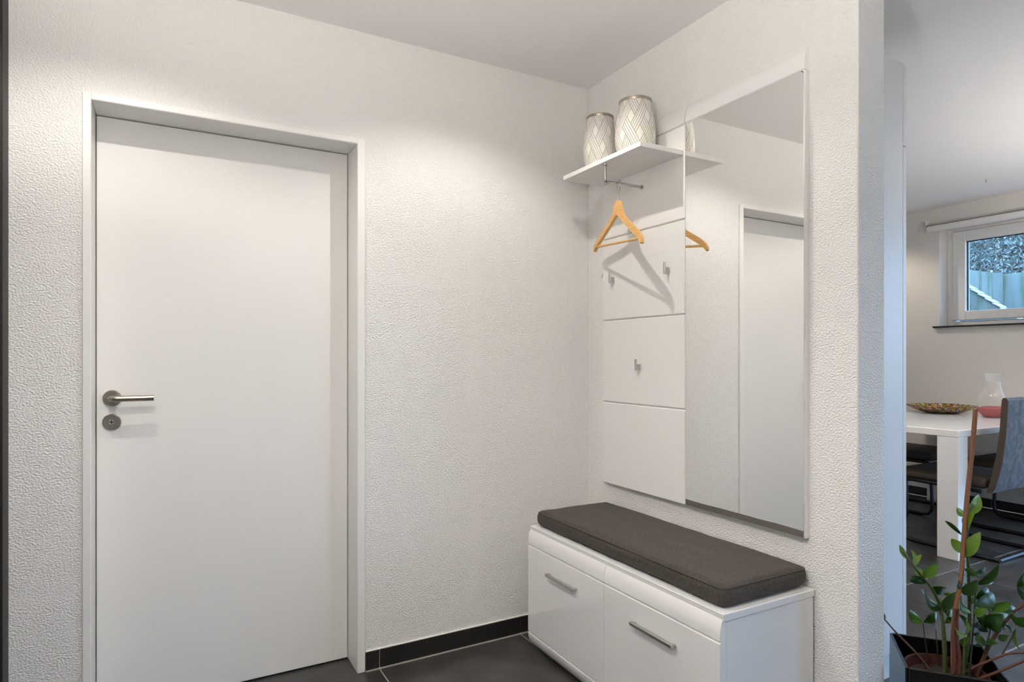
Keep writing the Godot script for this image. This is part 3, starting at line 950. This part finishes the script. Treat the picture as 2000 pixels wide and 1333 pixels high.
func make_plant() -> void:
	var yr := 0.3
	# planter: a square box with its rim at 0.3 m
	var A := Vector3(0.328, 0, 1.148)
	var B := Vector3(0.147, 0, 1.295)
	var Cc := Vector3(0.470, 0, 1.326)
	var mid := (B + Cc) / 2.0
	var edge := B - A
	var turn := atan2(-edge.z, edge.x)
	var h := 0.117
	var t := thing("planter", "square glossy black planter on the tile floor beside the wall end", "planter", Vector3(mid.x, 0, mid.z), turn)
	for s in [-1.0, 1.0]:
		part(t, "side_wall", box(Vector3(-h, 0.0, s * h - 0.004), Vector3(h, yr, s * h + 0.004), 0.002), M.pot_black)
		part(t, "side_wall", box(Vector3(s * h - 0.004, 0.0, -h + 0.004), Vector3(s * h + 0.004, yr, h - 0.004), 0.002), M.pot_black)
	part(t, "bottom", box(Vector3(-h, 0.0, -h), Vector3(h, 0.01, h)), M.pot_black)
	var np := thing("nursery_pot", "terracotta-brown inner pot with soil inside the black planter", "pot", Vector3(mid.x, 0.01, mid.z))
	part(np, "pot", lathe([Vector2(0.001, 0.0), Vector2(0.075, 0.0), Vector2(0.098, 0.235), Vector2(0.104, 0.237), Vector2(0.104, 0.25), Vector2(0.097, 0.25), Vector2(0.093, 0.2), Vector2(0.001, 0.2)], 36), M.nursery_pot)
	part(np, "soil", lathe([Vector2(0.095, 0.222), Vector2(0.06, 0.228), Vector2(0.03, 0.224), Vector2(0.001, 0.23)], 28), M.soil)
	var p := thing("zz_plant", "leafy green plant with a tall bare brown stick in the black planter", "plant", Vector3(0.3085, 0, 1.3105))
	# stalks: material, radius at the foot, points from foot to tip
	var stalks := [
		["stalk_green", 0.0055, [Vector3(0.0438, 0.2409, 0.0220), Vector3(0.0604, 0.3612, 0.0312), Vector3(0.0479, 0.5262, 0.0357), Vector3(0.0329, 0.6167, 0.0389), Vector3(0.0341, 0.7038, 0.0396), Vector3(0.0468, 0.7401, 0.0466)]],
		["stalk_green", 0.005, [Vector3(0.0097, 0.2358, -0.0082), Vector3(0.0071, 0.3420, -0.0097), Vector3(0.0007, 0.4306, -0.0132), Vector3(-0.0358, 0.4962, -0.0220), Vector3(-0.0734, 0.5378, -0.0313), Vector3(-0.1055, 0.5732, -0.0377), Vector3(-0.1258, 0.6051, -0.0489)]],
		["stalk_dark", 0.0028, [Vector3(0.0042, 0.2665, 0.0573), Vector3(0.0154, 0.4191, 0.0635), Vector3(0.0079, 0.4942, 0.0707), Vector3(0.0116, 0.5367, 0.0728)]],
		["stalk_green", 0.006, [Vector3(0.0450, 0.2205, -0.0230), Vector3(0.0437, 0.2985, -0.0237), Vector3(0.0276, 0.3852, -0.0212), Vector3(0.0145, 0.4300, -0.0284)]],
		["stalk_dark", 0.002, [Vector3(0.0391, 0.2113, -0.0606), Vector3(0.0311, 0.2616, -0.0650), Vector3(0.0231, 0.3226, -0.0694), Vector3(0.0085, 0.3680, -0.0661)]],
		["stalk_dark", 0.002, [Vector3(0.0631, 0.2113, -0.0473), Vector3(0.0578, 0.2692, -0.0502), Vector3(0.0538, 0.3150, -0.0524), Vector3(0.0524, 0.3485, -0.0532)]],
		["stalk_green", 0.0035, [Vector3(-0.0331, 0.2823, 0.0595), Vector3(-0.0318, 0.3359, 0.0602), Vector3(-0.0294, 0.3895, 0.0616)]],
		["stalk_brown", 0.006, [Vector3(0.0683, 0.2460, 0.0470), Vector3(0.0837, 0.2927, 0.0555), Vector3(0.0938, 0.3512, 0.0726), Vector3(0.1146, 0.4292, 0.1069), Vector3(0.1307, 0.4758, 0.1387), Vector3(0.1508, 0.5159, 0.1726)]],
		["stalk_brown", 0.0042, [Vector3(-0.0009, 0.2671, 0.0431), Vector3(0.0192, 0.2936, 0.0656), Vector3(0.0465, 0.3378, 0.1150), Vector3(0.0592, 0.3496, 0.1334), Vector3(0.0717, 0.3604, 0.1632), Vector3(0.1016, 0.3597, 0.1911)]],
		["stalk_brown", 0.005, [Vector3(-0.0035, 0.2654, 0.0759), Vector3(-0.0013, 0.2762, 0.0885), Vector3(0.0098, 0.3017, 0.1175), Vector3(0.0464, 0.3509, 0.1721), Vector3(0.0706, 0.3874, 0.2083)]],
		["stalk_brown", 0.0032, [Vector3(0.0177, 0.2305, -0.0495), Vector3(0.0017, 0.2738, -0.0812), Vector3(-0.0196, 0.3215, -0.1273), Vector3(-0.0293, 0.3519, -0.1555), Vector3(-0.0285, 0.3656, -0.1780)]],
		["stalk_dark", 0.0022, [Vector3(0.0490, 0.3406, 0.1163), Vector3(0.0674, 0.3771, 0.1265), Vector3(0.0809, 0.4107, 0.1340)]],
		["stalk_dark", 0.0022, [Vector3(0.0849, 0.2927, 0.0562), Vector3(0.0824, 0.3483, 0.0662), Vector3(0.0900, 0.3875, 0.0705), Vector3(0.0759, 0.4467, 0.0741)]],
	]
	for s in stalks:
		var pts := curve(s[2], 4)
		var radii := []
		for i in pts.size():
			radii.append(s[1] * lerpf(1.0, 0.5, float(i) / pts.size()))
		part(p, "stalk", tube(pts, radii, 8), M[s[0]])
	part(p, "stick", tube(curve([Vector3(-0.0345, 0.2665, 0.0359), Vector3(-0.0332, 0.4191, 0.0366), Vector3(-0.0059, 0.5253, 0.0403), Vector3(0.0128, 0.6342, 0.0392), Vector3(0.0341, 0.7763, 0.0396), Vector3(0.0569, 0.8909, 0.0407), Vector3(0.0620, 0.9610, 0.0435), Vector3(0.0652, 1.0076, 0.0453)], 4), 0.0062, 10), M.stick_brown, Vector3.ZERO, "tall bare brown stick")
	for sh in [
		[Vector3(-0.0350, 0.4567, 0.0413), Vector3(-0.0455, 0.3878, 0.0412), Vector3(-0.0541, 0.3288, 0.0479), Vector3(-0.0700, 0.2706, 0.0505)],
		[Vector3(-0.0275, 0.4567, 0.0454), Vector3(-0.0381, 0.3878, 0.0453), Vector3(-0.0417, 0.3288, 0.0547), Vector3(-0.0577, 0.2706, 0.0573)],
	]:
		part(p, "dry_sheath", tube(curve(sh, 4), [0.003, 0.0035, 0.004, 0.005, 0.0055, 0.006, 0.006, 0.006, 0.0055, 0.005, 0.004, 0.003, 0.002], 6), M.dry_sheath, Vector3.ZERO, "dry brown leaf sheath")
	# leaves: foot, tip, width, shade
	var leaves := [
		[Vector3(0.0341, 0.7096, 0.0396), Vector3(0.0848, 0.7618, 0.0447), 0.0325, 2],
		[Vector3(0.0329, 0.6632, 0.0389), Vector3(0.0280, 0.7189, 0.0590), 0.0390, 2],
		[Vector3(0.0227, 0.7038, 0.0332), Vector3(0.0296, 0.7251, 0.0142), 0.0179, 1],
		[Vector3(0.0202, 0.6516, 0.0318), Vector3(-0.0435, 0.6974, 0.0194), 0.0114, 0],
		[Vector3(0.0278, 0.5906, 0.0360), Vector3(0.0317, 0.6687, 0.0725), 0.0357, 2],
		[Vector3(0.0227, 0.5993, 0.0332), Vector3(0.0155, 0.6356, 0.0064), 0.0292, 2],
		[Vector3(-0.0900, 0.5553, -0.0405), Vector3(-0.0742, 0.6017, -0.0547), 0.0245, 2],
		[Vector3(-0.0874, 0.5626, -0.0391), Vector3(-0.0907, 0.5996, -0.0181), 0.0180, 2],
		[Vector3(-0.1144, 0.5819, -0.0426), Vector3(-0.1244, 0.6210, -0.0596), 0.0146, 1],
		[Vector3(-0.0695, 0.5305, -0.0292), Vector3(-0.0639, 0.5530, -0.0489), 0.0212, 2],
		[Vector3(-0.0538, 0.5256, -0.0320), Vector3(-0.0503, 0.5751, 0.0043), 0.0296, 1],
		[Vector3(-0.0410, 0.5109, -0.0249), Vector3(-0.1197, 0.5303, -0.0341), 0.0230, 0],
		[Vector3(0.0033, 0.4335, -0.0118), Vector3(-0.0844, 0.5044, -0.0146), 0.0496, 0],
		[Vector3(-0.0358, 0.4962, -0.0220), Vector3(0.0341, 0.4807, -0.0176), 0.0296, 0],
		[Vector3(0.0058, 0.4276, -0.0104), Vector3(0.0062, 0.4905, 0.0241), 0.0281, 0],
		[Vector3(0.0116, 0.5254, 0.0728), Vector3(0.0300, 0.5907, 0.1172), 0.0270, 0],
		[Vector3(0.0116, 0.5495, 0.0728), Vector3(0.0042, 0.5626, 0.0458), 0.0222, 0],
		[Vector3(0.0116, 0.5254, 0.0728), Vector3(0.0963, 0.5297, 0.0740), 0.0175, 0],
		[Vector3(0.0004, 0.4909, 0.0437), Vector3(0.0027, 0.5417, 0.0793), 0.0321, 0],
		[Vector3(-0.0059, 0.5152, 0.0403), Vector3(0.0160, 0.5422, 0.0181), 0.0241, 0],
		[Vector3(0.0042, 0.5038, 0.0458), Vector3(-0.0417, 0.5431, 0.0547), 0.0225, 0],
		[Vector3(0.0530, 0.4270, 0.0386), Vector3(-0.0034, 0.4866, 0.0417), 0.0376, 1],
		[Vector3(0.0204, 0.4619, 0.0663), Vector3(0.0989, 0.4847, 0.0754), 0.0383, 0],
		[Vector3(0.0759, 0.4496, 0.0741), Vector3(0.1066, 0.4733, 0.1139), 0.0307, 1],
		[Vector3(0.0734, 0.4452, 0.0727), Vector3(0.0773, 0.4576, 0.0520), 0.0226, 0],
		[Vector3(0.0759, 0.4366, 0.0741), Vector3(0.1632, 0.4214, 0.0881), 0.0307, 1],
		[Vector3(0.0154, 0.4376, 0.0635), Vector3(0.0134, 0.4682, 0.0967), 0.0224, 1],
		[Vector3(0.0085, 0.3680, -0.0661), Vector3(-0.0481, 0.4125, -0.0745), 0.0306, 1],
		[Vector3(0.0098, 0.3710, -0.0653), Vector3(0.0754, 0.3876, -0.0634), 0.0238, 0],
		[Vector3(0.0524, 0.3485, -0.0532), Vector3(0.0269, 0.4024, -0.0444), 0.0393, 0],
		[Vector3(-0.0269, 0.3880, 0.0629), Vector3(-0.0737, 0.4179, 0.0599), 0.0174, 2],
		[Vector3(-0.0294, 0.3895, 0.0616), Vector3(-0.0045, 0.4233, 0.0525), 0.0253, 1],
		[Vector3(0.0900, 0.3846, 0.0705), Vector3(0.0885, 0.4247, 0.0353), 0.0309, 0],
		[Vector3(0.0900, 0.3861, 0.0705), Vector3(0.0736, 0.4431, 0.1071), 0.0455, 0],
		[Vector3(0.0821, 0.4121, 0.1346), Vector3(0.0799, 0.3580, 0.1449), 0.0220, 1],
		[Vector3(0.0723, 0.3995, 0.1292), Vector3(0.0786, 0.4162, 0.1099), 0.0188, 0],
		[Vector3(0.0833, 0.4233, 0.1353), Vector3(0.0813, 0.4513, 0.1571), 0.0267, 0],
		[Vector3(0.0833, 0.4219, 0.1353), Vector3(0.1028, 0.4362, 0.1118), 0.0235, 0],
		[Vector3(0.0583, 0.3687, 0.0529), Vector3(0.0544, 0.3460, 0.0736), 0.0244, 0],
		[Vector3(0.0786, 0.3469, 0.0641), Vector3(0.0754, 0.3592, 0.0966), 0.0195, 0],
		[Vector3(0.0007, 0.4276, -0.0132), Vector3(0.0175, 0.4545, -0.0382), 0.0264, 2],
		[Vector3(0.0162, 0.4158, -0.0047), Vector3(0.0437, 0.4455, -0.0237), 0.0215, 1],
		[Vector3(0.0492, 0.4532, 0.0365), Vector3(0.0959, 0.4859, 0.0280), 0.0245, 1],
		[Vector3(0.0390, 0.3876, 0.0308), Vector3(0.0557, 0.4117, 0.0058), 0.0261, 0],
		[Vector3(0.0543, 0.3919, 0.0393), Vector3(0.1229, 0.4031, 0.0315), 0.0278, 0],
		[Vector3(0.0328, 0.3808, -0.0183), Vector3(0.0815, 0.4074, -0.0257), 0.0234, 1],
		[Vector3(0.1208, 0.5552, 0.1332), Vector3(0.1043, 0.5711, 0.1584), 0.0159, 0],
		[Vector3(0.1307, 0.4758, 0.1387), Vector3(0.0897, 0.5684, 0.1503), 0.0222, 0],
		[Vector3(-0.0293, 0.3519, -0.1555), Vector3(-0.0327, 0.3783, -0.1803), 0.0210, 0],
		[Vector3(0.0407, 0.4001, -0.0140), Vector3(0.0335, 0.4326, -0.0408), 0.0301, 0],
		[Vector3(0.0088, 0.4426, 0.0255), Vector3(0.0188, 0.4675, -0.0032), 0.0260, 0],
		[Vector3(0.0096, 0.4649, 0.0146), Vector3(0.0058, 0.4748, -0.0104), 0.0212, 1],
		[Vector3(0.0305, 0.4794, 0.0604), Vector3(0.0964, 0.4970, 0.0626), 0.0289, 0],
		[Vector3(0.0659, 0.4064, 0.0571), Vector3(0.1388, 0.4084, 0.0632), 0.0260, 0],
		[Vector3(0.0694, 0.3612, 0.0362), Vector3(0.1268, 0.3748, 0.0337), 0.0246, 0],
		[Vector3(0.0807, 0.4005, 0.0882), Vector3(0.1449, 0.4065, 0.0894), 0.0257, 0],
		[Vector3(0.0292, 0.4827, 0.0483), Vector3(0.0489, 0.5080, 0.0249), 0.0210, 1],
		[Vector3(0.0951, 0.4375, 0.0504), Vector3(0.1503, 0.4553, 0.0467), 0.0263, 1],
		[Vector3(0.0394, 0.3789, 0.0082), Vector3(0.0490, 0.3945, -0.0208), 0.0231, 0],
		[Vector3(0.0754, 0.3691, 0.0966), Vector3(0.0792, 0.3880, 0.1216), 0.0192, 0],
		[Vector3(0.0645, 0.3336, 0.0449), Vector3(0.1206, 0.3450, 0.0417), 0.0212, 0],
		[Vector3(-0.0034, 0.3474, 0.0417), Vector3(-0.0183, 0.3838, 0.0677), 0.0177, 1],
		[Vector3(-0.0148, 0.4675, -0.0218), Vector3(-0.0035, 0.4935, -0.0498), 0.0248, 1],
		[Vector3(0.0964, 0.3730, 0.0626), Vector3(0.0507, 0.4005, 0.0601), 0.0229, 0],
		[Vector3(0.0878, 0.4462, 0.1035), Vector3(0.1428, 0.4467, 0.1111), 0.0240, 0],
		[Vector3(0.0079, 0.5580, 0.0707), Vector3(0.0556, 0.5683, 0.0743), 0.0206, 0],
		[Vector3(0.0492, 0.5699, 0.0365), Vector3(0.0549, 0.5855, 0.0168), 0.0196, 1],
		[Vector3(0.0989, 0.5192, 0.1325), Vector3(0.1502, 0.5260, 0.1381), 0.0253, 0],
	]
	rng.seed = 77
	for l in leaves:
		leaf(p, l[0], l[1], l[2], PI / 2 + rng.randf_range(-0.75, 0.75), l[3])

# ---------------------------------------------------------------- outside the small window
func make_outside() -> void:
	var w := thing("retaining_wall", "pale concrete retaining wall with an inner corner outside the window", "wall", Vector3.ZERO)
	for k in 4:
		part(w, "panel", box(Vector3(4.22 + k * 0.56, 1.0, -1.343), Vector3(4.22 + (k + 1) * 0.56 - 0.004, 2.08, -1.143), 0.003), M.concrete)
	for k in 4:
		part(w, "panel", box(Vector3(6.46, 1.0, -1.343 + k * 0.56), Vector3(6.66, 2.08, -1.343 + (k + 1) * 0.56 - 0.004), 0.003), M.concrete)
	var g := thing("gravel_ground", "gravel ground of the sunken yard outside the window", "ground", Vector3.ZERO)
	part(g, "bed", box(Vector3(4.2, 0.9, -1.3), Vector3(6.45, 1.2, 0.8)), M.gravel)
	var e := thing("earth_bank", "planted bank behind the retaining wall", "ground", Vector3.ZERO)
	part(e, "soil_bed", boxes([[Vector3(6.67, 0.5, -5), Vector3(12, 2.04, 0.85)], [Vector3(4.22, 0.5, -5), Vector3(6.66, 2.04, -1.35)]]), M.soil)
	var s := thing("yard_stair_cheek", "sloping stair cheek with overlapping white coping slabs outside the window", "stair", Vector3.ZERO)
	var o := PackedVector2Array([Vector2(-1.135, 1.2), Vector2(-0.24, 1.2), Vector2(-1.135, 1.925)])
	part(s, "cheek_wall", prism(o, Vector3.BACK, Vector3.UP, Vector3.RIGHT, 5.52, 5.6), M.concrete)
	var dir := Vector3(0, -0.725, 0.895).normalized()
	for k in 14:
		var m := part(s, "coping_slab", box(Vector3(-0.065, 0.004, -0.04), Vector3(0.065, 0.013, 0.04), 0.001), M.coping_white, Vector3(5.56, 1.925, -1.12) + dir * (0.082 * k))
		m.rotation.x = atan2(0.725, 0.895) - 0.13
	var te := thing("terrace", "stone terrace outside the garden glazing", "ground", Vector3.ZERO)
	part(te, "paving", boxes([[Vector3(-4, -0.2, BACKZ + 0.2), Vector3(9, -0.03, BACKZ + 6)], [Vector3(WINX + 0.32, -0.2, 0.9), Vector3(9, -0.03, BACKZ + 0.2)]]), M.gravel)
	# shrubs of the bank
	rng.seed = 19
	var blade := st0()
	blade.set_smooth_group(-1)
	tri(blade, Vector3(0, 0, 0), Vector3(0.012, 0.035, 0.003), Vector3(0, 0.085, 0))
	tri(blade, Vector3(0, 0, 0), Vector3(0, 0.085, 0), Vector3(-0.012, 0.035, 0.003))
	var bm := done(blade)
	var names := ["bluish twiggy shrub on the bank, above the left wall panels", "bluish twiggy shrub on the bank, behind the wall corner", "green twiggy shrub on the bank, behind the right wall panels", "tall green shrub at the back of the bank"]
	var spots := [Vector3(6.6, 2.05, -1.95), Vector3(7.1, 2.05, -1.2), Vector3(7.2, 2.05, -0.3), Vector3(8.1, 2.05, -1.6)]
	for k in 4:
		var t := thing("bank_shrub", names[k], "shrub", spots[k], 0.0, "shrubs on the bank")
		var st := st0()
		var mm := MultiMesh.new()
		mm.transform_format = MultiMesh.TRANSFORM_3D
		mm.use_colors = true
		mm.mesh = bm
		mm.instance_count = 15000
		var rad := 0.62 if k < 3 else 1.15
		var tall := 1.1 if k < 3 else 2.2
		for b in 26:
			var a := rng.randf() * TAU
			var r := rng.randf() * rad * 0.8
			add_tube(st, curve([Vector3(cos(a), 0, sin(a)) * 0.08, Vector3(cos(a) * r * 0.5, tall * 0.4, sin(a) * r * 0.5), Vector3(cos(a) * r, tall * rng.randf_range(0.6, 1.0), sin(a) * r)], 3), [0.012, 0.01, 0.009, 0.008, 0.006, 0.004, 0.003], 5)
		part(t, "branches", done(st), M.twig)
		for i in mm.instance_count:
			var a := rng.randf() * TAU
			var r := sqrt(rng.randf()) * rad
			var y := rng.randf() * tall
			var bs := Basis.from_euler(Vector3(rng.randf_range(-1.4, 1.4), rng.randf() * TAU, rng.randf_range(-1.4, 1.4))).scaled(Vector3.ONE * rng.randf_range(0.4, 0.95))
			mm.set_instance_transform(i, Transform3D(bs, Vector3(cos(a) * r, y, sin(a) * r)))
			var c := Color(0.22, 0.26, 0.24).lerp(Color(0.5, 0.54, 0.52), rng.randf()) if k < 2 else Color(0.2, 0.27, 0.16).lerp(Color(0.52, 0.56, 0.34), rng.randf())
			mm.set_instance_color(i, c)
		var f := MultiMeshInstance3D.new()
		f.name = "foliage"
		f.multimesh = mm
		f.material_override = M.hedge_leaf
		f.set_meta("kind", "stuff")
		t.add_child(f, true)

func make_small() -> void:
	var h := thing("ceiling_hook", "tiny grey hook in the dining room ceiling", "hook", Vector3(3.27, LC, 0.1))
	part(h, "wire", tube(curve([Vector3(0, 0, 0), Vector3(0, -0.008, 0), Vector3(0.007, -0.014, 0), Vector3(0.002, -0.022, 0), Vector3(-0.006, -0.017, 0)], 4), 0.0022, 6), M.aluminium)

func _ready() -> void:
	make_materials()
	make_camera()
	make_lamps()
	make_shell()
	make_door()
	make_windows()
	make_coat_rack()
	make_bench()
	make_cabinet()
	make_table()
	make_chairs()
	make_hanger()
	vase("wide carved white vase at the mirror end of the shelf", Vector3(-0.12, 1.899, 0.465), 0.0755, 0.208)
	vase("slim carved white vase at the wall end of the shelf", Vector3(-0.15, 1.899, 0.288), 0.066, 0.203)
	make_plant()
	make_outside()
	make_small()
